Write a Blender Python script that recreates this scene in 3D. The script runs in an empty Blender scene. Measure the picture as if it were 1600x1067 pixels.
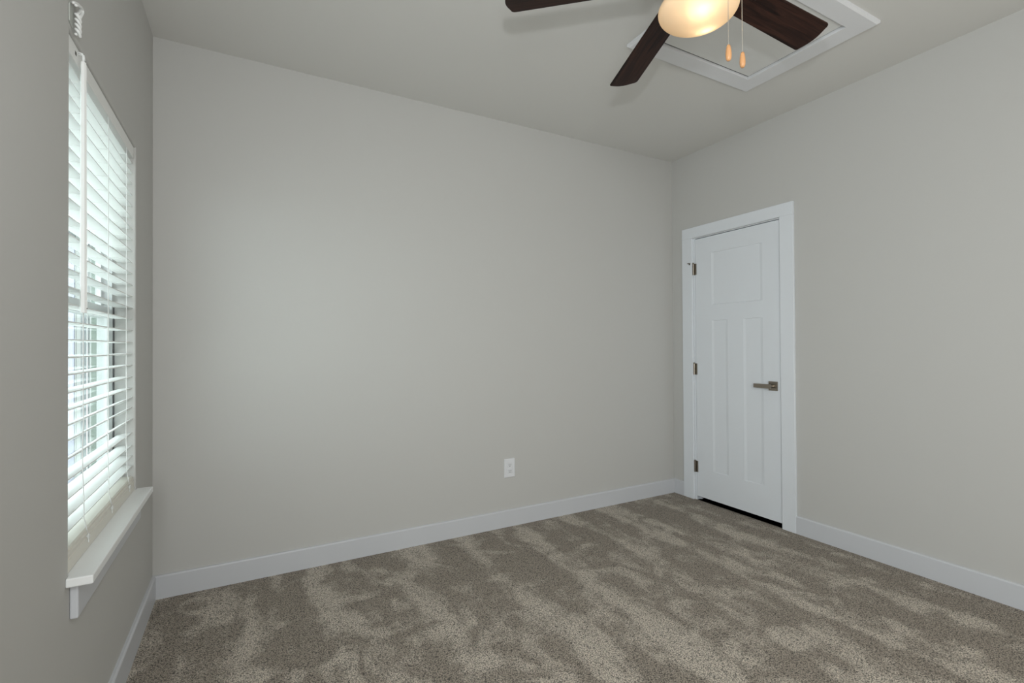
import bpy, bmesh, math, random
from mathutils import Vector, Matrix
random.seed(7)
scene = bpy.context.scene
COL = scene.collection
R = math.radians

# ------------------------------------------------------------------ camera
W, H = 3.541, 2.760                 # right wall x, ceiling z (left wall x=0, back wall y=0)
YF = -4.35                          # wall behind the camera
CAM = Vector((0.4065, -2.9352, 1.2268))
yaw, pitch, roll = 0.4985, 0.0087, -0.0058
fw = Vector((math.sin(yaw) * math.cos(pitch), math.cos(yaw) * math.cos(pitch), math.sin(pitch)))
rt = Vector((math.cos(yaw), -math.sin(yaw), 0))
up = rt.cross(fw)
rt, up = (math.cos(roll) * rt + math.sin(roll) * up, -math.sin(roll) * rt + math.cos(roll) * up)
cd = bpy.data.cameras.new('camera')
cam = bpy.data.objects.new('camera', cd)
COL.objects.link(cam)
m = Matrix((rt, up, -fw)).transposed().to_4x4()
m.translation = CAM
cam.matrix_world = m
cd.sensor_fit = 'HORIZONTAL'
cd.sensor_width = 36
cd.lens = 760.386 / 1600 * 36
cd.clip_start = 0.02
cd.clip_end = 300
scene.camera = cam

# ------------------------------------------------------------------ world, lights, exposure
scene.view_settings.view_transform = 'Standard'
scene.view_settings.look = 'None'
scene.view_settings.gamma = 1.0
scene.view_settings.use_curve_mapping = False
scene.view_settings.exposure = 0.05
wd = bpy.data.worlds.new('world')
scene.world = wd
wd.use_nodes = True
bg = wd.node_tree.nodes['Background']
bg.inputs[0].default_value = (0.86, 0.95, 1.0, 1)
bg.inputs[1].default_value = 4.0


def light(name, kind, loc, energy, color, target=None, **kw):
    d = bpy.data.lights.new(name, kind)
    d.energy = energy
    d.color = color
    for k, v in kw.items():
        setattr(d, k, v)
    o = bpy.data.objects.new(name, d)
    COL.objects.link(o)
    o.location = loc
    if target is not None:
        o.rotation_euler = (Vector(target) - Vector(loc)).to_track_quat('-Z', 'Y').to_euler()
    return o


# photographer's flash just above the camera (its fan shadow falls on the ceiling)
light('camera_flash', 'SPOT', (0.473, -2.88, 1.615), 51, (0.95, 0.98, 1.0), (1.9, -0.2, 1.75),
      spot_size=R(150), spot_blend=1.0, shadow_soft_size=0.028)
# added fill lamps behind the camera, neutral from the left, warm from the right
light('side_fill', 'AREA', (0.06, -3.80, 1.40), 72, (0.97, 1.0, 1.0), (3.5, -2.85, 1.25),
      shape='RECTANGLE', size=0.9, size_y=1.6)
light('warm_fill', 'AREA', (3.48, -3.50, 1.10), 17, (1.0, 0.94, 0.84), (0, -2.2, 1.0),
      shape='RECTANGLE', size=0.9, size_y=1.9)


# ------------------------------------------------------------------ materials
def mat(name, color, rough=0.6, metal=0.0, spec=0.5, coat=0.0):
    m_ = bpy.data.materials.new(name)
    m_.use_nodes = True
    b = m_.node_tree.nodes['Principled BSDF']
    b.inputs['Base Color'].default_value = (*color, 1)
    b.inputs['Roughness'].default_value = rough
    b.inputs['Metallic'].default_value = metal
    b.inputs['Specular IOR Level'].default_value = spec
    b.inputs['Coat Weight'].default_value = coat
    return m_


def nodes(m_):
    nt = m_.node_tree
    return nt, nt.nodes['Principled BSDF']


def add_bump(m_, scale, strength, dist=0.002, detail=3, mapping=(1, 1, 1)):
    nt, b = nodes(m_)
    tc = nt.nodes.new('ShaderNodeTexCoord')
    mp = nt.nodes.new('ShaderNodeMapping')
    mp.inputs['Scale'].default_value = mapping
    nz = nt.nodes.new('ShaderNodeTexNoise')
    nz.inputs['Scale'].default_value = scale
    nz.inputs['Detail'].default_value = detail
    bp = nt.nodes.new('ShaderNodeBump')
    bp.inputs['Strength'].default_value = strength
    bp.inputs['Distance'].default_value = dist
    nt.links.new(tc.outputs['Object'], mp.inputs[0])
    nt.links.new(mp.outputs[0], nz.inputs['Vector'])
    nt.links.new(nz.outputs['Fac'], bp.inputs['Height'])
    nt.links.new(bp.outputs[0], b.inputs['Normal'])
    return m_


WALL = add_bump(mat('wall_paint', (0.546, 0.543, 0.526), 0.75, spec=0.25), 140, 0.08, 0.001)
CEIL = add_bump(mat('ceiling_paint', (0.69, 0.685, 0.66), 0.85, spec=0.2), 120, 0.08, 0.001)
TRIM = mat('white_trim_paint', (0.75, 0.785, 0.825), 0.38, spec=0.4)
DOOR = add_bump(mat('white_door_paint', (0.75, 0.785, 0.825), 0.42, spec=0.4), 60, 0.05, 0.001, 4, (1, 1, 0.06))
HATCHT = mat('hatch_trim_paint', (0.77, 0.78, 0.80), 0.5, spec=0.3)
HATCH = mat('hatch_panel_paint', (0.73, 0.735, 0.72), 0.7, spec=0.3)
TRIM_DIM = mat('dimmed_trim_paint', (0.60, 0.615, 0.645), 0.42, spec=0.4)  # same trim paint, darkened to stand in for weaker light near the floor
SILL = mat('stool_paint', (0.86, 0.875, 0.875), 0.35, spec=0.45)
VINYL = mat('white_vinyl', (0.60, 0.62, 0.62), 0.35)
SLAT = add_bump(mat('faux_wood_white', (0.89, 0.90, 0.885), 0.42), 30, 0.04, 0.001, 3, (1, 0.05, 1))
RAILM = mat('cream_faux_wood', (0.74, 0.72, 0.65), 0.45)
CORD = mat('white_cord', (0.82, 0.83, 0.82), 0.8)
DARK = mat('dark_gap', (0.012, 0.012, 0.013), 0.9)
GASKET = mat('grey_gasket', (0.10, 0.10, 0.11), 0.7)
NICKEL = add_bump(mat('satin_nickel', (0.33, 0.295, 0.25), 0.28, 1.0), 200, 0.05, 0.0005)
HINGE = mat('hinge_metal', (0.27, 0.24, 0.20), 0.35, 1.0)
PLATE = mat('outlet_plastic', (0.74, 0.755, 0.78), 0.35)
SLOT = mat('slot_black', (0.06, 0.06, 0.065), 0.8)
KNOBW = add_bump(mat('maple_knob', (0.66, 0.34, 0.15), 0.4, coat=0.2), 40, 0.05, 0.001)
CHAIN = mat('chain_metal', (0.75, 0.72, 0.66), 0.3, 1.0)
FANM = mat('fan_brushed_nickel', (0.62, 0.60, 0.57), 0.32, 1.0)
CLEAR = mat('milky_plastic', (0.80, 0.82, 0.81), 0.2)
BRACKET = mat('grey_plastic', (0.44, 0.46, 0.43), 0.5)
RUBBER = mat('dark_rubber', (0.04, 0.035, 0.03), 0.6)


def wood_material():
    m_ = mat('dark_walnut_blade', (0.05, 0.02, 0.013), 0.5, spec=0.15)
    nt, b = nodes(m_)
    tc = nt.nodes.new('ShaderNodeTexCoord')
    mp = nt.nodes.new('ShaderNodeMapping')
    mp.inputs['Scale'].default_value = (1.6, 26, 26)
    nz = nt.nodes.new('ShaderNodeTexNoise')
    nz.inputs['Scale'].default_value = 2.2
    nz.inputs['Detail'].default_value = 8
    nz.inputs['Distortion'].default_value = 1.4
    cr = nt.nodes.new('ShaderNodeValToRGB')
    cr.color_ramp.elements[0].position = 0.32
    cr.color_ramp.elements[0].color = (0.008, 0.0035, 0.003, 1)
    cr.color_ramp.elements[1].position = 0.72
    cr.color_ramp.elements[1].color = (0.048, 0.019, 0.012, 1)
    nt.links.new(tc.outputs['Object'], mp.inputs[0])
    nt.links.new(mp.outputs[0], nz.inputs['Vector'])
    nt.links.new(nz.outputs['Fac'], cr.inputs[0])
    nt.links.new(cr.outputs[0], b.inputs['Base Color'])
    return m_


WOOD = wood_material()


def carpet_material():
    m_ = mat('taupe_carpet', (0.3, 0.26, 0.22), 0.95, spec=0.1)
    nt, b = nodes(m_)
    N, L = nt.nodes, nt.links
    tc = N.new('ShaderNodeTexCoord')

    def noise(scale, detail, mapping=(1, 1, 1), dist=0.0, rough=0.5, loc=(0, 0, 0)):
        mp = N.new('ShaderNodeMapping')
        mp.inputs['Scale'].default_value = mapping
        mp.inputs['Location'].default_value = loc
        nz = N.new('ShaderNodeTexNoise')
        nz.inputs['Scale'].default_value = scale
        nz.inputs['Detail'].default_value = detail
        nz.inputs['Distortion'].default_value = dist
        nz.inputs['Roughness'].default_value = rough
        L.new(tc.outputs['Object'], mp.inputs[0])
        L.new(mp.outputs[0], nz.inputs['Vector'])
        return nz.outputs['Fac']

    def math_(op, a, b_, clamp=False):
        n = N.new('ShaderNodeMath')
        n.operation = op
        n.use_clamp = clamp
        for i, v in enumerate((a, b_)):
            if isinstance(v, (int, float)):
                n.inputs[i].default_value = v
            else:
                L.new(v, n.inputs[i])
        return n.outputs[0]

    def ramp(v, lo, hi):
        n = N.new('ShaderNodeMapRange')
        n.interpolation_type = 'SMOOTHSTEP'
        n.inputs['From Min'].default_value = lo
        n.inputs['From Max'].default_value = hi
        L.new(v, n.inputs['Value'])
        return n.outputs[0]

    # brushed pile: lanes left by the vacuum running away from the back wall, broken by footprints
    sep = N.new('ShaderNodeSeparateXYZ')
    L.new(tc.outputs['Object'], sep.inputs[0])
    wob = noise(1.3, 2, (1.6, 0.7, 1))
    x = math_('ADD', sep.outputs['X'], math_('MULTIPLY', math_('SUBTRACT', wob, 0.5), 0.30))
    lane = math_('ABSOLUTE', math_('COSINE', math_('MULTIPLY', math_('SUBTRACT', x, 0.79), math.pi / 0.405), 0), 0)
    lane = math_('POWER', lane, 5.0)
    streak = noise(1.0, 4, (6.5, 1.3, 1), 0.3, 0.55, (0, 3.3, 0))
    foot = noise(4.2, 3, (1.15, 1, 1), 1.2, 0.5, (4, 1, 0))
    edge = noise(30, 5, (1.3, 1, 1), 0.6, 0.8)
    v = math_('ADD', math_('MULTIPLY', lane, 0.13), math_('MULTIPLY', streak, 0.62))
    v = math_('ADD', v, math_('MULTIPLY', foot, 0.55))
    v = math_('ADD', v, math_('MULTIPLY', edge, 0.24))
    patch = ramp(v, 0.69, 0.875)
    # tufts
    vo = N.new('ShaderNodeTexVoronoi')
    vo.inputs['Scale'].default_value = 170
    L.new(tc.outputs['Object'], vo.inputs['Vector'])
    fine = noise(230, 2)
    tuft = math_('ADD', math_('MULTIPLY', vo.outputs['Distance'], -0.55), math_('MULTIPLY', fine, 1.5))
    spk = ramp(tuft, 0.05, 0.85)
    mx = N.new('ShaderNodeMix')
    mx.data_type = 'RGBA'
    mx.inputs['A'].default_value = CARPET_DARK
    mx.inputs['B'].default_value = CARPET_LIGHT
    L.new(patch, mx.inputs['Factor'])
    mul = N.new('ShaderNodeMix')
    mul.data_type = 'RGBA'
    mul.blend_type = 'MULTIPLY'
    mul.inputs['Factor'].default_value = 1.0
    gr = N.new('ShaderNodeMapRange')
    gr.inputs['To Min'].default_value = 0.12
    gr.inputs['To Max'].default_value = 1.75
    L.new(spk, gr.inputs['Value'])
    L.new(mx.outputs['Result'], mul.inputs['A'])
    L.new(gr.outputs[0], mul.inputs['B'])
    L.new(mul.outputs['Result'], b.inputs['Base Color'])
    bp = N.new('ShaderNodeBump')
    bp.inputs['Strength'].default_value = 0.8
    bp.inputs['Distance'].default_value = 0.006
    L.new(tuft, bp.inputs['Height'])
    L.new(bp.outputs[0], b.inputs['Normal'])
    b.inputs['Sheen Weight'].default_value = 0.15
    b.inputs['Sheen Roughness'].default_value = 0.5
    return m_


CARPET_DARK = (0.285, 0.246, 0.200, 1)
CARPET_LIGHT = (0.505, 0.452, 0.382, 1)
CARPET = carpet_material()


def glass_material(name='window_glass'):
    m_ = bpy.data.materials.new(name)
    m_.use_nodes = True
    nt = m_.node_tree
    nt.nodes.clear()
    out = nt.nodes.new('ShaderNodeOutputMaterial')
    tr = nt.nodes.new('ShaderNodeBsdfTransparent')
    tr.inputs[0].default_value = (0.93, 0.96, 0.94, 1)
    gl = nt.nodes.new('ShaderNodeBsdfGlossy')
    gl.inputs['Roughness'].default_value = 0.01
    lw = nt.nodes.new('ShaderNodeLayerWeight')
    pw_ = nt.nodes.new('ShaderNodeMath')
    pw_.operation = 'POWER'
    pw_.inputs[1].default_value = 5.0
    fr = nt.nodes.new('ShaderNodeMapRange')
    fr.inputs['To Min'].default_value = 0.04
    fr.inputs['To Max'].default_value = 0.75
    nt.links.new(lw.outputs['Facing'], pw_.inputs[0])
    nt.links.new(pw_.outputs[0], fr.inputs['Value'])
    mx = nt.nodes.new('ShaderNodeMixShader')
    nt.links.new(fr.outputs[0], mx.inputs[0])
    nt.links.new(tr.outputs[0], mx.inputs[1])
    nt.links.new(gl.outputs[0], mx.inputs[2])
    nt.links.new(mx.outputs[0], out.inputs[0])
    return m_


GLASS = glass_material()


def bowl_material():
    m_ = bpy.data.materials.new('frosted_bowl_glass')
    m_.use_nodes = True
    nt = m_.node_tree
    nt.nodes.clear()
    out = nt.nodes.new('ShaderNodeOutputMaterial')
    tl = nt.nodes.new('ShaderNodeBsdfTranslucent')
    tl.inputs[0].default_value = (0.95, 0.87, 0.74, 1)
    df = nt.nodes.new('ShaderNodeBsdfDiffuse')
    df.inputs[0].default_value = (0.85, 0.74, 0.60, 1)
    gl = nt.nodes.new('ShaderNodeBsdfGlossy')
    gl.inputs['Roughness'].default_value = 0.25
    m1 = nt.nodes.new('ShaderNodeMixShader')
    m1.inputs[0].default_value = 0.45
    m2 = nt.nodes.new('ShaderNodeMixShader')
    m2.inputs[0].default_value = 0.04
    nt.links.new(tl.outputs[0], m1.inputs[1])
    nt.links.new(df.outputs[0], m1.inputs[2])
    nt.links.new(m1.outputs[0], m2.inputs[1])
    nt.links.new(gl.outputs[0], m2.inputs[2])
    nt.links.new(m2.outputs[0], out.inputs[0])
    return m_


BOWL = bowl_material()


# ------------------------------------------------------------------ helpers
def box(bm, lo, hi):
    v = [bm.verts.new((x, y, z)) for x in (lo[0], hi[0]) for y in (lo[1], hi[1]) for z in (lo[2], hi[2])]
    for f in ((0, 1, 3, 2), (4, 6, 7, 5), (0, 4, 5, 1), (2, 3, 7, 6), (0, 2, 6, 4), (1, 5, 7, 3)):
        bm.faces.new([v[i] for i in f])
    return v


def prism(bm, pts, axis, a, b):
    """extrude a polygon (2-D points) along an axis between a and b"""
    def P(p, t):
        if axis == 'x':
            return (t, p[0], p[1])
        if axis == 'y':
            return (p[0], t, p[1])
        return (p[0], p[1], t)
    va = [bm.verts.new(P(p, a)) for p in pts]
    vb = [bm.verts.new(P(p, b)) for p in pts]
    n = len(pts)
    bm.faces.new(va)
    bm.faces.new(list(reversed(vb)))
    for i in range(n):
        bm.faces.new([va[i], vb[i], vb[(i + 1) % n], va[(i + 1) % n]])


def tube(bm, path, rad, seg=8):
    path = [Vector(p) for p in path]
    rads = rad if isinstance(rad, (list, tuple)) else [rad] * len(path)
    rings = []
    ref = None
    for i, p in enumerate(path):
        t = (path[min(i + 1, len(path) - 1)] - path[max(i - 1, 0)]).normalized()
        if ref is None:
            ref = Vector((1, 0, 0)) if abs(t.x) < 0.8 else Vector((0, 1, 0))
        a = (ref - t * ref.dot(t)).normalized()
        b = t.cross(a)
        ref = a
        rings.append([bm.verts.new(p + (a * math.cos(q) + b * math.sin(q)) * rads[i])
                      for q in (2 * math.pi * k / seg for k in range(seg))])
    for r0, r1 in zip(rings, rings[1:]):
        for k in range(seg):
            bm.faces.new([r0[k], r0[(k + 1) % seg], r1[(k + 1) % seg], r1[k]])
    bm.faces.new(list(reversed(rings[0])))
    bm.faces.new(rings[-1])


def lathe(bm, prof, seg=48, center=(0, 0)):
    """profile of (radius, z); zero radius closes to a point"""
    rings = []
    for r, z in prof:
        if r < 1e-6:
            rings.append([bm.verts.new((center[0], center[1], z))])
        else:
            rings.append([bm.verts.new((center[0] + r * math.cos(2 * math.pi * k / seg),
                                        center[1] + r * math.sin(2 * math.pi * k / seg), z)) for k in range(seg)])
    for a, b in zip(rings, rings[1:]):
        for k in range(seg):
            k2 = (k + 1) % seg
            if len(a) == 1 and len(b) == 1:
                continue
            if len(a) == 1:
                bm.faces.new([a[0], b[k2], b[k]])
            elif len(b) == 1:
                bm.faces.new([a[k], a[k2], b[0]])
            else:
                bm.faces.new([a[k], a[k2], b[k2], b[k]])


def obj(name, bm, material, parent=None, smooth=False, bevel=0.0, seg=2, loc=None, recalc=True):
    if bevel:
        bmesh.ops.remove_doubles(bm, verts=bm.verts, dist=1e-6)
        es = [e for e in bm.edges if len(e.link_faces) == 2 and e.calc_face_angle(0) > 0.5]
        bmesh.ops.bevel(bm, geom=es, offset=bevel, segments=seg, profile=0.5, affect='EDGES', clamp_overlap=True)
    if recalc:
        bmesh.ops.recalc_face_normals(bm, faces=bm.faces)
    if loc is not None:
        bmesh.ops.translate(bm, verts=bm.verts, vec=-Vector(loc))
    me = bpy.data.meshes.new(name)
    bm.to_mesh(me)
    bm.free()
    me.materials.append(material)
    if smooth:
        for p in me.polygons:
            p.use_smooth = True
    o = bpy.data.objects.new(name, me)
    COL.objects.link(o)
    if loc is not None:
        o.location = loc
    if parent is not None:
        o.parent = parent
        if loc is not None:
            o.location = Vector(loc) - world_loc(parent)
        else:
            o.location = -world_loc(parent)
    return o


WL = {}


def world_loc(o):
    v = Vector((0, 0, 0))
    while o is not None:
        v += o.location
        o = o.parent
    return v


def empty(name, loc):
    o = bpy.data.objects.new(name, None)
    COL.objects.link(o)
    o.location = loc
    o.empty_display_size = 0.1
    return o


def tag(o, label, cat, group=None):
    o['label'] = label
    o['category'] = cat
    if group:
        o['group'] = group
    return o


def structure(o):
    o['kind'] = 'structure'
    return o


def B(lo, hi):
    bm = bmesh.new()
    box(bm, lo, hi)
    return bm


# ------------------------------------------------------------------ room shell
WY0, WY1, WZ0, WZ1 = -1.275, -0.410, 0.630, 2.062      # window opening
DY0, DY1, DZ = -0.951, -0.229, 2.072                   # door opening (rough, inside the jamb)
TH = 0.124

bm = B((-0.05, YF - 0.1, -0.12), (W + 0.9, 0.05, 0.0))
structure(obj('floor', bm, CARPET))
bm = B((-0.16, YF - 0.1, H), (W + 0.1, 0.1, H + 0.1))
structure(obj('ceiling', bm, CEIL))
structure(obj('wall_back', B((-TH, 0, -0.12), (W + 0.1, 0.12, H), ), WALL))
structure(obj('wall_front', B((-TH, YF - 0.12, -0.12), (W + 0.1, YF, H)), WALL))


def holed_wall(x_in, x_out, ys, zs, hole, bevel_edges):
    """wall slab between x_in (room face) and x_out with one rectangular hole"""
    bm = bmesh.new()
    g = {}
    for i, x in enumerate((x_in, x_out)):
        for j, y in enumerate(ys):
            for k, z in enumerate(zs):
                g[i, j, k] = bm.verts.new((x, y, z))
    nj, nk = len(ys), len(zs)
    for i in (0, 1):
        for j in range(nj - 1):
            for k in range(nk - 1):
                if (j, k) in hole:
                    continue
                bm.faces.new([g[i, j, k], g[i, j + 1, k], g[i, j + 1, k + 1], g[i, j, k + 1]])
    cells = [(j, k) for j in range(nj - 1) for k in range(nk - 1) if (j, k) not in hole]
    cs = set(cells)
    for j, k in cells:
        for (dj, dk, a, b) in ((-1, 0, (j, k), (j, k + 1)), (1, 0, (j + 1, k), (j + 1, k + 1)),
                               (0, -1, (j, k), (j + 1, k)), (0, 1, (j, k + 1), (j + 1, k + 1))):
            if (j + dj, k + dk) not in cs:
                bm.faces.new([g[0, a[0], a[1]], g[0, b[0], b[1]], g[1, b[0], b[1]], g[1, a[0], a[1]]])
    bmesh.ops.recalc_face_normals(bm, faces=bm.faces)
    if bevel_edges:
        es = []
        for e in bm.edges:
            a, b = e.verts
            if abs(a.co.x - x_in) < 1e-6 and abs(b.co.x - x_in) < 1e-6 and e.calc_face_angle(0) > 0.5:
                mid = (a.co + b.co) / 2
                if ys[1] - 1e-4 <= mid.y <= ys[2] + 1e-4 and zs[1] + 0.01 < mid.z <= zs[2] + 1e-4:
                    es.append(e)
        bmesh.ops.bevel(bm, geom=es, offset=0.006, segments=3, profile=0.5, affect='EDGES')
    return bm


structure(obj('wall_left', holed_wall(0, -TH, [YF, WY0, WY1, 0], [-0.12, WZ0, WZ1, H], {(1, 1)}, True), WALL))
structure(obj('wall_right', holed_wall(W, W + 0.115, [YF, DY0, DY1, 0], [-0.12, 0.0, DZ, H], {(1, 1)}, False), WALL))


# the dark closet behind the door
bm = bmesh.new()
box(bm, (W + 0.80, -1.3, -0.02), (W + 0.86, 0.05, H))
box(bm, (W + 0.115, -0.01, -0.02), (W + 0.80, 0.05, H))
box(bm, (W + 0.115, -1.3, -0.02), (W + 0.80, -1.25, H))
box(bm, (W + 0.115, -1.3, 2.4), (W + 0.86, 0.05, 2.45))
structure(obj('wall_closet', bm, WALL))

# baseboards (one mesh per wall), thin eased top edge
BH, BT = 0.1137, 0.0150


def base_profile(t, h):
    return [(0, 0), (t, 0), (t, h - 0.007), (t - 0.002, h - 0.003), (t - 0.006, h), (0, h)]


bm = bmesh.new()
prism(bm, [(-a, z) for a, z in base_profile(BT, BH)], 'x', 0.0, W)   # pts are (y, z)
structure(obj('baseboard_back', bm, TRIM_DIM))
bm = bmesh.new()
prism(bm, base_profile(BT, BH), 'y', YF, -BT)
structure(obj('baseboard_left', bm, TRIM_DIM))
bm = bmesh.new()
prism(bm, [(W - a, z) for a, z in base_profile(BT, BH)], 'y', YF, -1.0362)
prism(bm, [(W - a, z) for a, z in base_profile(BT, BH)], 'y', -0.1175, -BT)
structure(obj('baseboard_right', bm, TRIM_DIM))
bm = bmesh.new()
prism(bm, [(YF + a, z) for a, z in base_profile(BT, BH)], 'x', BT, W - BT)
structure(obj('baseboard_front', bm, TRIM_DIM))

# ------------------------------------------------------------------ door
CX = W - 0.018                       # casing face
bm = bmesh.new()
box(bm, (CX, -1.0360, 0.0), (W, -0.9440, 2.075))
structure(obj('trim_1', bm, TRIM, bevel=0.0015, seg=1))
bm = bmesh.new()
box(bm, (CX, -0.2165, 0.0), (W, -0.1180, 2.075))
structure(obj('trim_2', bm, TRIM, bevel=0.0015, seg=1))
bm = bmesh.new()
box(bm, (CX, -1.0360, 2.0752), (W, -0.1180, 2.1600))
structure(obj('trim_3', bm, TRIM, bevel=0.0015, seg=1))
bm = bmesh.new()                     # jamb lining with its stop
box(bm, (W - 0.001, DY0 + 0.0001, 0.0), (W + 0.115, DY0 + 0.0038, DZ - 0.0002))
box(bm, (W - 0.001, DY1 - 0.0060, 0.0), (W + 0.115, DY1 + 0.0115, DZ - 0.0002))
box(bm, (W - 0.001, DY0 + 0.0038, DZ - 0.0040), (W + 0.115, DY1 - 0.0060, DZ - 0.0002))
box(bm, (W + 0.0400, DY0 + 0.014, DZ - 0.018), (W + 0.055, DY1 - 0.016, DZ - 0.004))
box(bm, (W + 0.0400, DY0 + 0.0038, 0.0), (W + 0.055, DY0 + 0.014, DZ - 0.004))
box(bm, (W + 0.0400, DY1 - 0.0160, 0.0), (W + 0.055, DY1 - 0.006, DZ - 0.004))
structure(obj('trim_4', bm, TRIM))

DL, DR, DB, DT = -0.2370, -0.9455, 0.0310, 2.0625      # slab: hinge side y, latch side y, bottom, top
bm = bmesh.new()
XS, XB = W + 0.0005, W + 0.0355
# slab built as a grid with three recessed flat panels
ysl = [DR, -0.808, -0.655, -0.527, -0.386, DL]
zsl = [DB, 0.250, 1.413, 1.531, 1.935, DT]
panels = {(1, 1): 1, (3, 1): 2, (1, 3): 3, (2, 3): 3, (3, 3): 3}
g = {}
for j, y in enumerate(ysl):
    for k, z in enumerate(zsl):
        g[j, k] = bm.verts.new((XS, y, z))
for j in range(5):
    for k in range(5):
        if (j, k) not in panels:
            bm.faces.new([g[j, k], g[j + 1, k], g[j + 1, k + 1], g[j, k + 1]])
for (y0, y1, z0, z1) in ((-0.808, -0.655, 0.250, 1.413), (-0.527, -0.386, 0.250, 1.413), (-0.808, -0.386, 1.531, 1.935)):
    o4 = [(y0, z0), (y1, z0), (y1, z1), (y0, z1)]
    s, t = 0.020, 0.0025
    i4 = [(y0 + s, z0 + 2 * t), (y1 - s, z0 + 2 * t), (y1 - s, z1 - t), (y0 + s, z1 - t)]
    vo = [bm.verts.new((XS, *q)) for q in o4]
    vi = [bm.verts.new((XS + 0.0040, *q)) for q in i4]
    for k in range(4):
        bm.faces.new([vo[k], vo[(k + 1) % 4], vi[(k + 1) % 4], vi[k]])
    bm.faces.new(vi)
c = [(DR, DB), (DL, DB), (DL, DT), (DR, DT)]
vf = [bm.verts.new((XS, *q)) for q in c]
vb = [bm.verts.new((XB, *q)) for q in c]
for k in range(4):
    bm.faces.new([vf[k], vf[(k + 1) % 4], vb[(k + 1) % 4], vb[k]])
bm.faces.new(vb)
bmesh.ops.remove_doubles(bm, verts=bm.verts, dist=1e-5)
door = obj('door_1', bm, DOOR, loc=(W, DL, DB))
structure(door)

for hz in (1.826, 1.034, 0.262):
    bm = bmesh.new()
    for q in range(5):
        z0 = hz - 0.0445 + q * 0.0178
        tube(bm, [(W - 0.0075, -0.2235, z0 + 0.0004), (W - 0.0075, -0.2235, z0 + 0.0174)], 0.0066, 12)
    box(bm, (W - 0.0015, -0.2475, hz - 0.0445), (W + 0.0005, -0.2235, hz + 0.0445))
    hg = obj('hinge', bm, HINGE, door, loc=(W, -0.2235, hz))
    hg['label'] = 'satin nickel butt hinge on the door edge'
    bm = bmesh.new()
    lathe(bm, [(0, hz + 0.0445), (0.0068, hz + 0.0445), (0.0068, hz + 0.048), (0.004, hz + 0.051), (0, hz + 0.052)], 12, (W - 0.0075, -0.2235))
    obj('hinge_pin', bm, HINGE, hg, smooth=True)
    if hz > 1.5:
        bm = bmesh.new()
        zt = hz + 0.050
        tube(bm, [(W - 0.0075, -0.2235, zt), (W - 0.012, -0.206, zt + 0.001), (W - 0.030, -0.182, zt + 0.001)], 0.0035, 8)
        tube(bm, [(W - 0.0075, -0.2235, zt), (W - 0.020, -0.236, zt - 0.002)], 0.0030, 8)
        ds = obj('door_stop', bm, HINGE, hg, smooth=True)
        ds['label'] = 'hinge pin door stop with a dark rubber tip'
        # the bumper tip shares the stop
        bm = bmesh.new()
        tube(bm, [(W - 0.0205, -0.1955, zt - 0.002), (W - 0.0205, -0.1955, zt - 0.012)], 0.0052, 10)
        obj('rubber_bumper', bm, RUBBER, hg)

# lever handle
hz, hy = 0.943, -0.882
bm = bmesh.new()
box(bm, (W - 0.009, hy - 0.0315, hz - 0.0315), (W + 0.0005, hy + 0.0315, hz + 0.0315))
hd = obj('door_handle', bm, NICKEL, door, bevel=0.0022, loc=(W, hy, hz))
hd['label'] = 'satin nickel lever handle on a square rosette'
bm = bmesh.new()
tube(bm, [(W - 0.008, hy, hz), (W - 0.046, hy, hz)], [0.0115, 0.0100], 20)
obj('handle_neck', bm, NICKEL, hd, smooth=False)
bm = bmesh.new()
prism(bm, [(hy - 0.014, hz - 0.0150), (hy - 0.014, hz + 0.0150), (hy + 0.045, hz + 0.0142), (hy + 0.110, hz + 0.0135),
           (hy + 0.110, hz - 0.0135), (hy + 0.045, hz - 0.0142)], 'x', W - 0.058, W - 0.045)
obj('lever', bm, NICKEL, hd, bevel=0.0018)
bm = B((W - 0.0008, DR - 0.0022, hz - 0.031), (W + 0.024, DR + 0.0024, hz + 0.020))
lt = obj('latch', bm, DARK, door)
lt['label'] = 'dark latch slot at the door edge'

# ------------------------------------------------------------------ electrical outlet on the back wall
ox, oz = 1.9790, 0.3935
outlet = empty('electrical_outlet', (ox, 0, oz))
tag(outlet, 'white duplex electrical outlet low on the back wall above the baseboard', 'outlet')
bm = bmesh.new()
pw, ph = 0.0405, 0.0635
prof = [(pw, ph, 0.0), (pw, ph, -0.0035), (pw - 0.004, ph - 0.004, -0.0062)]
rings = []
for a, b_, y in prof:
    rings.append([bm.verts.new((ox + sx * a, y, oz + sz * b_)) for sx, sz in ((-1, -1), (1, -1), (1, 1), (-1, 1))])
iw, ih = 0.0172, 0.0338
rings.append([bm.verts.new((ox + sx * iw, -0.0062, oz + sz * ih)) for sx, sz in ((-1, -1), (1, -1), (1, 1), (-1, 1))])
rings.append([bm.verts.new((ox + sx * iw, -0.0040, oz + sz * ih)) for sx, sz in ((-1, -1), (1, -1), (1, 1), (-1, 1))])
for a, b_ in zip(rings, rings[1:]):
    for k in range(4):
        bm.faces.new([a[k], a[(k + 1) % 4], b_[(k + 1) % 4], b_[k]])
bm.faces.new(rings[0])
bm.faces.new(rings[-1])
obj('wall_plate', bm, PLATE, outlet)
for dz in (0.0195, -0.0195):
    bm = B((ox - 0.0160, -0.0068, oz + dz - 0.0135), (ox + 0.0160, -0.0040, oz + dz + 0.0135))
    rc = obj('receptacle', bm, PLATE, outlet, bevel=0.002)
    for sx, hh in ((-0.0064, 0.0042), (0.0064, 0.0036)):
        bm = B((ox + sx - 0.0012, -0.0071, oz + dz + 0.0030 - hh), (ox + sx + 0.0012, -0.0060, oz + dz + 0.0030 + hh))
        obj('slot', bm, SLOT, rc)
    bm = bmesh.new()
    tube(bm, [(ox, -0.0071, oz + dz - 0.0075), (ox, -0.0060, oz + dz - 0.0075)], 0.0026, 12)
    obj('ground_hole', bm, SLOT, rc)

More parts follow.
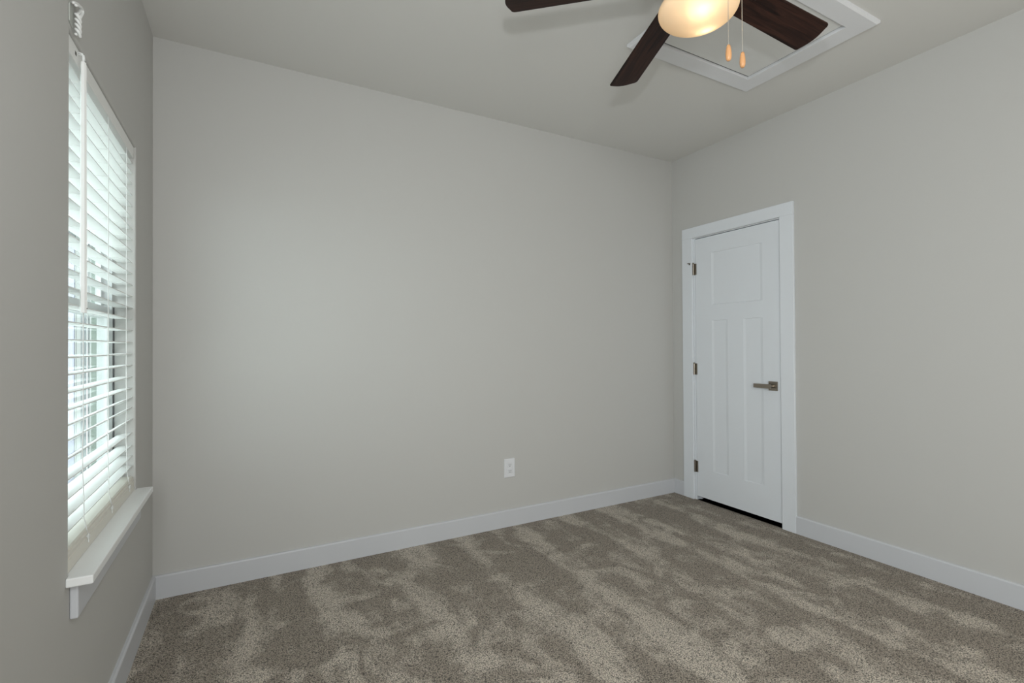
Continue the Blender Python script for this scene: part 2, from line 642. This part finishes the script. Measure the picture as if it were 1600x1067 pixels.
# ------------------------------------------------------------------ window
win = structure(empty('window_1', (-0.10, (WY0 + WY1) / 2, WZ0)))
FX0, FX1 = -0.122, -0.074
fwid = 0.022
bm = bmesh.new()
box(bm, (FX0, WY0 + 0.0005, WZ0), (FX1, WY0 + fwid, WZ1 - 0.0005))
box(bm, (FX0, WY1 - fwid, WZ0), (FX1, WY1 - 0.0005, WZ1 - 0.0005))
box(bm, (FX0, WY0 + fwid, WZ1 - fwid), (FX1, WY1 - fwid, WZ1 - 0.0005))
box(bm, (FX0, WY0 + fwid, WZ0), (FX1, WY1 - fwid, WZ0 + 0.030))
obj('window_frame', bm, VINYL, win)
bm = bmesh.new()
for ya, yb in ((WY0 + 0.0005, WY0 + 0.003), (WY1 - 0.0030, WY1 - 0.0005)):
    box(bm, (-0.0745, ya, WZ0 + 0.015), (-0.0700, yb, 1.392))
gk = obj('gasket', bm, GASKET, win)
gk['label'] = 'dark gasket line between frame and return'


def sash(xa, xb, z0, z1, rail):
    bm = bmesh.new()
    ya, yb = WY0 + fwid + 0.001, WY1 - fwid - 0.001
    st = 0.027
    box(bm, (xa, ya, z0), (xb, ya + st, z1))
    box(bm, (xa, yb - st, z0), (xb, yb, z1))
    box(bm, (xa, ya + st, z1 - rail[1]), (xb, yb - st, z1))
    box(bm, (xa, ya + st, z0), (xb, yb - st, z0 + rail[0]))
    s = obj('window_sash', bm, VINYL, win)
    xm = (xa + xb) / 2
    bm = B((xm - 0.002, ya + st - 0.004, z0 + rail[0] - 0.004), (xm + 0.002, yb - st + 0.004, z1 - rail[1] + 0.004))
    obj('glass_pane', bm, GLASS, s)
    return s


sash(-0.101, -0.083, WZ0 + 0.031, 1.390, (0.05, 0.042))
sash(-0.121, -0.103, 1.348, WZ1 - fwid - 0.001, (0.042, 0.04))

# stool and apron under the blind
bm = bmesh.new()
prism(bm, [(-0.0735, WY0 + 0.0005), (-0.0005, WY0 + 0.0005), (0.0005, WY0 - 0.028), (0.056, WY0 - 0.028), (0.056, WY1 + 0.022), (0.0005, WY1 + 0.022),
           (-0.0005, WY1 - 0.0005), (-0.0735, WY1 - 0.0005)], 'z', 0.6170, 0.6400)
structure(obj('trim_5', bm, SILL, bevel=0.003))
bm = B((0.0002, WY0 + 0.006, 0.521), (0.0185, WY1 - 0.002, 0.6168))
structure(obj('trim_6', bm, TRIM_DIM, bevel=0.004))

# ------------------------------------------------------------------ window blind
blind = empty('window_blind', (-0.036, (WY0 + WY1) / 2, 0.641))
tag(blind, 'white two inch faux wood blind lowered inside the window opening', 'window blind')
BY0, BY1 = WY0 + 0.006, WY1 - 0.006
XFr, XBk = -0.010, -0.060
bm = B((XBk + 0.002, BY0, 2.014), (XFr + 0.003, BY1, 2.0605))
obj('headrail', bm, SLAT, blind, bevel=0.002)
ladders = [-1.115, -0.830, -0.545]
Z = [1.990, 1.9495, 1.905, 1.858, 1.812, 1.765, 1.718, 1.672, 1.626, 1.579, 1.533, 1.486, 1.439, 1.391, 1.345, 1.298, 1.250,
     1.202, 1.156, 1.108, 1.062, 1.023, 0.983, 0.935, 0.877, 0.826, 0.782, 0.741]
tilt = {1.062: 6, 1.023: 20, 0.983: 26, 0.935: 29, 0.877: 8, 0.826: 4}
WS, TS = 0.050, 0.0028
slat_src = None


def slat_mesh():
    bm = bmesh.new()
    prof = []
    n = 6
    for k in range(n + 1):
        t = k / n
        prof.append((-t * WS, TS / 2 + 0.0012 * math.sin(math.pi * t)))
    for k in range(n, -1, -1):
        t = k / n
        prof.append((-t * WS, -TS / 2 + 0.0012 * math.sin(math.pi * t)))
    prism(bm, prof, 'y', BY0, BY1)
    return bm


for z in Z:
    a = tilt.get(z, random.uniform(-1.0, 1.0))
    if slat_src is None:
        s = obj('slat', slat_mesh(), SLAT, blind)
        s.location = Vector((XFr, 0, z)) - world_loc(blind)
        slat_src = s
    else:
        s = slat_src.copy()
        COL.objects.link(s)
        s.parent = blind
        s.location = Vector((XFr, 0, z)) - world_loc(blind)
    # positive tilt: the rear edge hangs lower
    s.rotation_euler = (0, -R(a), random.uniform(-0.0015, 0.0015))

bm = bmesh.new()
prism(bm, [(XFr + 0.006, 0.6405), (XFr + 0.006, 0.674), (XFr + 0.004, 0.676), (XFr + 0.004, 0.681), (XFr + 0.0055, 0.683), (XFr + 0.0055, 0.687), (XFr + 0.002, 0.690),
           (XFr + 0.002, 0.6955), (XFr - 0.003, 0.6985), (XBk, 0.6985), (XBk, 0.6405)], 'y', BY0 + 0.001, BY1 - 0.001)
obj('bottom_rail', bm, RAILM, blind)

# ladder cords: front pair and back strand, slack (bowed) where the slats hang loose
for ly in ladders:
    for xx, fr in ((XFr + 0.0022, True), (XBk - 0.0022, False)):
        bm = bmesh.new()
        path = [(xx, ly, 2.018)]
        for z in Z:
            if z < 1.03 and fr:
                dy = {1.023: 0.004, 0.983: 0.010, 0.935: 0.016, 0.877: 0.012, 0.826: 0.005}.get(z, 0.0)
                path.append((xx + 0.002, ly - dy, z))
            else:
                path.append((xx, ly, z))
        path += [(xx + (0.004 if fr else 0), ly + (0.012 if fr else 0), 0.716), (xx + (0.0065 if fr else 0.004), ly + (0.018 if fr else 0), 0.690)]
        tube(bm, path, 0.0013, 6)
        obj('ladder_cord', bm, CORD, blind, smooth=True)
    # rungs holding the loose slats
    for z in Z:
        bm = bmesh.new()
        a = tilt.get(z, 0.0)
        zb = z - math.sin(R(a)) * WS
        sag = 0.004 if a > 15 else 0.0
        tube(bm, [(XFr + 0.002, ly, z - 0.0026), ((XFr + XBk) / 2, ly, (z + zb) / 2 - 0.0035 - sag), (XBk - 0.002, ly, zb - 0.0026)], 0.0009, 5)
        obj('ladder_rung', bm, CORD, blind)
    bm = bmesh.new()
    cy_, cz_ = ly + 0.030, 0.677
    ring = [(XFr + 0.0085, cy_ + 0.0075 * math.cos(q), cz_ + 0.0075 * math.sin(q)) for q in [k * math.pi / 8 for k in range(17)]]
    tube(bm, ring, 0.0016, 6)
    tube(bm, [(XFr + 0.0035, cy_, cz_), (XFr + 0.0095, cy_, cz_)], 0.0038, 10)
    tube(bm, [(XFr + 0.0080, cy_, cz_ - 0.008), (XFr + 0.0080, cy_ + 0.001, cz_ - 0.018)], 0.0014, 6)
    obj('cord_plug', bm, CLEAR, blind)

# tilt wand with its connector
bm = bmesh.new()
tube(bm, [(0.004, -1.170, 2.028), (0.004, -1.170, 2.020), (0.004, -1.166, 1.345), (0.004, -1.166, 1.326)], [0.0060, 0.0068, 0.0080, 0.0078], 6)
wand = obj('tilt_wand', bm, SLAT, blind)
bm = bmesh.new()
tube(bm, [(0.0115, -1.166, 1.338), (0.0128, -1.166, 1.338)], 0.0016, 8)
obj('wand_hole', bm, RUBBER, wand)
bm = bmesh.new()
tube(bm, [(-0.008, -1.172, 2.052), (0.002, -1.172, 2.050), (0.004, -1.171, 2.040), (0.004, -1.170, 2.026)], 0.0030, 8)
tube(bm, [(-0.007, -1.176, 2.044), (0.006, -1.174, 2.046), (0.007, -1.168, 2.034)], 0.0018, 6)
obj('wand_hook', bm, CLEAR, blind, smooth=True)
bm = B((-0.0085, -1.199, 2.033), (-0.0066, -1.187, 2.043))
obj('tilt_slot', bm, RUBBER, blind)
# short twisted lift cord hanging from its bracket at the near end
bm = bmesh.new()
prism(bm, [(-1.2870, 2.078), (-1.2870, 2.124), (-1.2790, 2.131), (-1.2560, 2.124), (-1.2540, 2.085), (-1.2600, 2.072)], 'x', 0.0003, 0.0035)
cb = obj('cord_bracket', bm, BRACKET, blind, bevel=0.0008, seg=1)
cb['label'] = 'small grey plastic bracket plate above the near end'
loop = [(-1.286, 2.126), (-1.265, 2.138), (-1.243, 2.1475), (-1.229, 2.1490), (-1.2260, 2.1420), (-1.2370, 2.1288), (-1.250, 2.117)]


def smooth(pts, n=6):
    out = []
    for i in range(len(pts) - 1):
        p0, p1, p2, p3 = (Vector(pts[max(i - 1, 0)]), Vector(pts[i]), Vector(pts[i + 1]), Vector(pts[min(i + 2, len(pts) - 1)]))
        for k in range(n):
            t = k / n
            out.append(0.5 * ((2 * p1) + (p2 - p0) * t + (2 * p0 - 5 * p1 + 4 * p2 - p3) * t * t + (3 * p1 - p0 - 3 * p2 + p3) * t ** 3))
    out.append(Vector(pts[-1]))
    return out


for ph in (0.0, math.pi):
    bm = bmesh.new()
    pts = []
    for k, (y, z) in enumerate(loop):
        pts.append((0.010 + (0.004 if ph else 0.0), y + (0.004 if ph else 0), z - (0.003 if ph else 0)))
    for k in range(1, 19):                            # the twist
        t = k / 18
        q = ph + t * 4.2 * math.pi
        pts.append((0.012 + 0.0040 * math.cos(q), -1.2535 + 0.0085 * math.sin(q), 2.115 - 0.056 * t))
    tube(bm, smooth(pts, 4), 0.0036, 7)
    obj('lift_cord', bm, CORD, blind, smooth=True)

# ------------------------------------------------------------------ attic hatch in the ceiling
HX0, HX1, HY0, HY1 = 2.111, 3.045, -1.760, -1.049
IX0, IX1, IY0, IY1 = 2.232, 2.926, -1.668, -1.150
hatch = empty('attic_hatch', ((HX0 + HX1) / 2, (HY0 + HY1) / 2, H))
tag(hatch, 'white framed attic access hatch in the ceiling above the fan blades', 'attic hatch')
bm = bmesh.new()
tz = 0.0190
o4 = [(HX0, HY0), (HX1, HY0), (HX1, HY1), (HX0, HY1)]
e4 = [(HX0 + 0.010, HY0 + 0.010), (HX1 - 0.010, HY0 + 0.010), (HX1 - 0.010, HY1 - 0.010), (HX0 + 0.010, HY1 - 0.010)]
i4 = [(IX0, IY0), (IX1, IY0), (IX1, IY1), (IX0, IY1)]
r0 = [bm.verts.new((*q, H - 0.0002)) for q in o4]
r1 = [bm.verts.new((*q, H - 0.012)) for q in o4]
r2 = [bm.verts.new((*q, H - tz)) for q in e4]
r3 = [bm.verts.new((*q, H - tz)) for q in i4]
r4 = [bm.verts.new((*q, H - 0.0002)) for q in i4]
for a, b_ in ((r0, r1), (r1, r2), (r2, r3), (r3, r4), (r4, r0)):
    for k in range(4):
        bm.faces.new([a[k], a[(k + 1) % 4], b_[(k + 1) % 4], b_[k]])
obj('hatch_frame', bm, HATCHT, hatch)
bm = B((IX0 + 0.009, IY0 + 0.009, H - 0.0060), (IX1 - 0.009, IY1 - 0.009, H - 0.0006))
obj('hatch_panel', bm, HATCH, hatch)
bm = B((IX0 + 0.0002, IY0 + 0.0002, H - 0.0012), (IX1 - 0.0002, IY1 - 0.0002, H - 0.0002))
gp = obj('shadow_gap', bm, DARK, hatch)
gp['label'] = 'dark gap around the hatch panel'

# ------------------------------------------------------------------ ceiling fan
FX, FY = 1.758, -1.793
ZB = 2.480
fan = empty('ceiling_fan', (FX, FY, H))
tag(fan, 'five blade ceiling fan with dark walnut blades and a lit frosted bowl', 'ceiling fan')
bm = bmesh.new()
lathe(bm, [(0, H), (0.085, H), (0.090, H - 0.01), (0.088, H - 0.05), (0.070, H - 0.075), (0.060, H - 0.085), (0.060, H - 0.10),
           (0.120, H - 0.115), (0.135, H - 0.135), (0.135, H - 0.215), (0.120, H - 0.240), (0.090, H - 0.255), (0, H - 0.255)], 48, (FX, FY))
obj('motor_housing', bm, FANM, fan, smooth=True)
bm = bmesh.new()
lathe(bm, [(0, H - 0.256), (0.075, H - 0.256), (0.078, H - 0.300), (0.070, H - 0.340), (0.106, H - 0.352), (0.122, H - 0.362), (0.122, H - 0.378), (0.110, H - 0.381), (0, H - 0.381)], 48, (FX, FY))
obj('light_fitter', bm, FANM, fan, smooth=True)


def blade_mesh(length0, length1, wr, wt):
    """blade in its own axes: x outward, y across; thin slab with rounded tip corners"""
    bm = bmesh.new()
    n = 16
    pts = []
    def half(s):
        t = (s - length0) / (length1 - length0)
        return (wr + (wt - wr) * min(1, t * 1.05)) / 2
    # outline: root -> +y edge -> tip arc -> -y edge
    pts.append((length0, -half(length0) + 0.012))
    pts.append((length0, half(length0) - 0.012))
    pts.append((length0 + 0.012, half(length0)))
    for k in range(1, n):
        s = length0 + 0.012 + (length1 - 0.026 - length0 - 0.012) * k / n
        pts.append((s, half(s)))
    hw = wt / 2
    rc1, rc2 = 0.010, 0.018
    for k in range(6):                                # small corner on the +y side
        q = math.pi / 2 * (1 - k / 5)
        pts.append((length1 - 0.012 - rc1 + rc1 * math.cos(q), hw - rc1 + rc1 * math.sin(q)))
    for k in range(1, 8):                             # gently bowed end
        t = k / 8
        yy = (hw - rc1) * (1 - t) + (-hw + rc2) * t
        pts.append((length1 - 0.012 + 0.012 * math.sin(math.pi * t), yy))
    for k in range(6):
        q = -math.pi / 2 * k / 5
        pts.append((length1 - 0.012 - rc2 + rc2 * math.cos(q), -hw + rc2 + rc2 * math.sin(q)))
    for k in range(n - 1, 0, -1):
        s = length0 + 0.012 + (length1 - 0.032 - length0 - 0.012) * k / n
        pts.append((s, -half(s)))
    pts.append((length0 + 0.012, -half(length0)))
    prism(bm, pts, 'z', -0.003, 0.003)
    return bm


blade0 = arm0 = None
TH0, PITCH, DROOP = -0.0169, 0.208, 0.041
for k in range(5):
    a = TH0 + k * 2 * math.pi / 5
    e = Vector((math.cos(a), math.sin(a), -DROOP)).normalized()
    nrm = Vector((-math.sin(a), math.cos(a), 0))
    z0 = e.cross(nrm)
    nn = nrm * math.cos(PITCH) - z0 * math.sin(PITCH)
    zz = e.cross(nn)
    M = Matrix((e, nn, zz)).transposed()
    org = Vector((FX, FY, ZB + 0.2 * DROOP))
    if blade0 is None:
        bl = obj('fan_blade', blade_mesh(0.150, 0.665, 0.118, 0.138), WOOD, fan, bevel=0.0012, seg=1)
        blade0 = bl
        bm = bmesh.new()
        prism(bm, [(0.085, -0.020), (0.085, 0.020), (0.150, 0.014), (0.175, 0.040), (0.235, 0.043), (0.250, 0.028), (0.250, -0.028), (0.235, -0.043), (0.175, -0.040), (0.150, -0.014)],
              'z', 0.0034, 0.0090)
        ar = obj('blade_arm', bm, FANM, fan, bevel=0.0012, seg=1)
        arm0 = ar
    else:
        bl = blade0.copy()
        COL.objects.link(bl)
        bl.parent = fan
        ar = arm0.copy()
        COL.objects.link(ar)
        ar.parent = fan
    for o in (bl, ar):
        mm = M.to_4x4()
        mm.translation = org - Vector((FX, FY, H))
        o.matrix_local = mm

# frosted bowl
BZ, BR, BHt = 2.372, 0.131, 0.055
bm = bmesh.new()
prof = []
for k in range(17):
    q = k / 16 * math.pi / 2
    prof.append((BR * math.sin(q), BZ - BHt * math.cos(q)))
prof += [(BR - 0.001, BZ + 0.006), (BR - 0.006, BZ + 0.006)]
for k in range(16, -1, -1):
    q = k / 16 * math.pi / 2
    prof.append(((BR - 0.006) * math.sin(q), BZ - (BHt - 0.005) * math.cos(q)))
lathe(bm, prof, 64, (FX, FY))
bw = obj('light_bowl', bm, BOWL, fan, smooth=True)
bw['label'] = 'lit frosted glass bowl'
for dx, dy, dz, en in ((-0.036, -0.046, 0.010, 0.42), (0.054, 0.016, 0.012, 0.20)):  # first is the bulb; second is added to imitate the bowl's rim reflection
    lo = light('bulb_and_rim_glow', 'POINT', (FX + dx, FY + dy, BZ - BHt + 0.020 + dz), en, (1.0, 0.84, 0.62), shadow_soft_size=0.012)

# two bead pull chains with wooden knobs
for (px_, py_, zt, zk) in ((1.7355, -1.9275, 2.345, 2.117), (1.8172, -1.9170, 2.370, 2.123)):
    bm = bmesh.new()
    z = zk + 0.051
    while z < zt:
        lathe(bm, [(0, z - 0.0015), (0.0011, z - 0.0011), (0.0015, z), (0.0011, z + 0.0011), (0, z + 0.0015)], 6, (px_, py_))
        z += 0.0042
    tube(bm, [(px_, py_, zk + 0.047), (px_, py_, zt)], 0.0005, 5)
    d = Vector((FX - px_, FY - py_, 0)).normalized() * 0.035
    tube(bm, [(px_, py_, zt), (px_ + d.x * 0.3, py_ + d.y * 0.3, zt + 0.012), (px_ + d.x * 2.4, py_ + d.y * 2.4, zt + 0.030)], 0.0010, 6)
    ch = obj('pull_chain', bm, CHAIN, fan)
    bm = bmesh.new()
    lathe(bm, [(0, zk), (0.0052, zk + 0.0008), (0.0082, zk + 0.007), (0.0092, zk + 0.018), (0.0084, zk + 0.031), (0.0066, zk + 0.043), (0.0046, zk + 0.0495), (0, zk + 0.050)], 16, (px_, py_))
    kb = obj('pull_knob', bm, KNOBW, ch, smooth=True)
    kb['label'] = 'light wooden teardrop knob'

# ------------------------------------------------------------------ outside the window
GRASS = add_bump(mat('lawn', (0.20, 0.26, 0.12), 0.95), 6, 0.3, 0.05)
SIDE = mat('pale_siding', (0.125, 0.135, 0.14), 0.8)
SIDEG = mat('sage_siding', (0.115, 0.15, 0.12), 0.8)
OWH = mat('exterior_white', (0.27, 0.28, 0.265), 0.6)
LAV = mat('lavender_grey_glass', (0.165, 0.17, 0.26), 0.15)
BOUNCE = mat('bounce_ground', (0.78, 0.78, 0.75), 0.9)  # ground colour set bright to bounce light up onto the slats
structure(obj('ground_outside', B((-60, -50, -3.60), (-0.30, 90, -3.40)), BOUNCE))
house = empty('neighbour_house', (-4.0, 20.0, -3.40))
tag(house, 'pale siding house across the yard seen through the window blind', 'house')
HXF = -4.0


def siding(y0, y1, z0, z1, course=0.16):
    bm = bmesh.new()
    pts = [(HXF - 0.30, z0), (HXF, z0)]
    z = z0
    while z < z1 - 1e-6:
        zt = min(z + course, z1)
        pts += [(HXF + 0.014, z), (HXF, zt)]
        z = zt
    pts += [(HXF - 0.30, z1)]
    prism(bm, pts, 'y', y0, y1)
    return bm


obj('siding_wall', siding(3.0, 17.10, -3.40, 4.6), SIDE, house)
obj('sage_wall', siding(17.10, 19.45, -3.40, 4.6), SIDEG, house)
obj('grey_wall', siding(19.45, 30.0, -3.40, 4.6), SIDE, house)
for y0, y1 in ((15.62, 16.02), (17.02, 17.14), (18.10, 18.22), (19.35, 19.55)):
    obj('corner_board', B((HXF - 0.02, y0, -3.40), (HXF + 0.035, y1, 4.6)), OWH, house)
for y0, y1, z0, z1 in ((14.30, 15.50, -2.6, 4.2), (16.25, 16.85, 2.4, 4.0), (10.5, 12.0, 0.4, 2.0)):
    bm = bmesh.new()
    box(bm, (HXF - 0.02, y0 - 0.09, z0 - 0.09), (HXF + 0.03, y0, z1 + 0.09))
    box(bm, (HXF - 0.02, y1, z0 - 0.09), (HXF + 0.03, y1 + 0.09, z1 + 0.09))
    box(bm, (HXF - 0.02, y0, z1), (HXF + 0.03, y1, z1 + 0.09))
    box(bm, (HXF - 0.02, y0, z0 - 0.09), (HXF + 0.03, y1, z0))
    wf = obj('house_window', bm, OWH, house)
    obj('pane', B((HXF - 0.02, y0, z0), (HXF + 0.016, y1, z1)), LAV, wf)
bm = bmesh.new()
prism(bm, [(HXF + 0.35, 4.55), (HXF - 3.0, 6.2), (HXF - 6.4, 4.55), (HXF - 6.4, 4.65), (HXF - 3.0, 6.32), (HXF + 0.35, 4.68)], 'y', 2.7, 30.3)
obj('roof', bm, mat('grey_shingle', (0.22, 0.22, 0.23), 0.9), house)
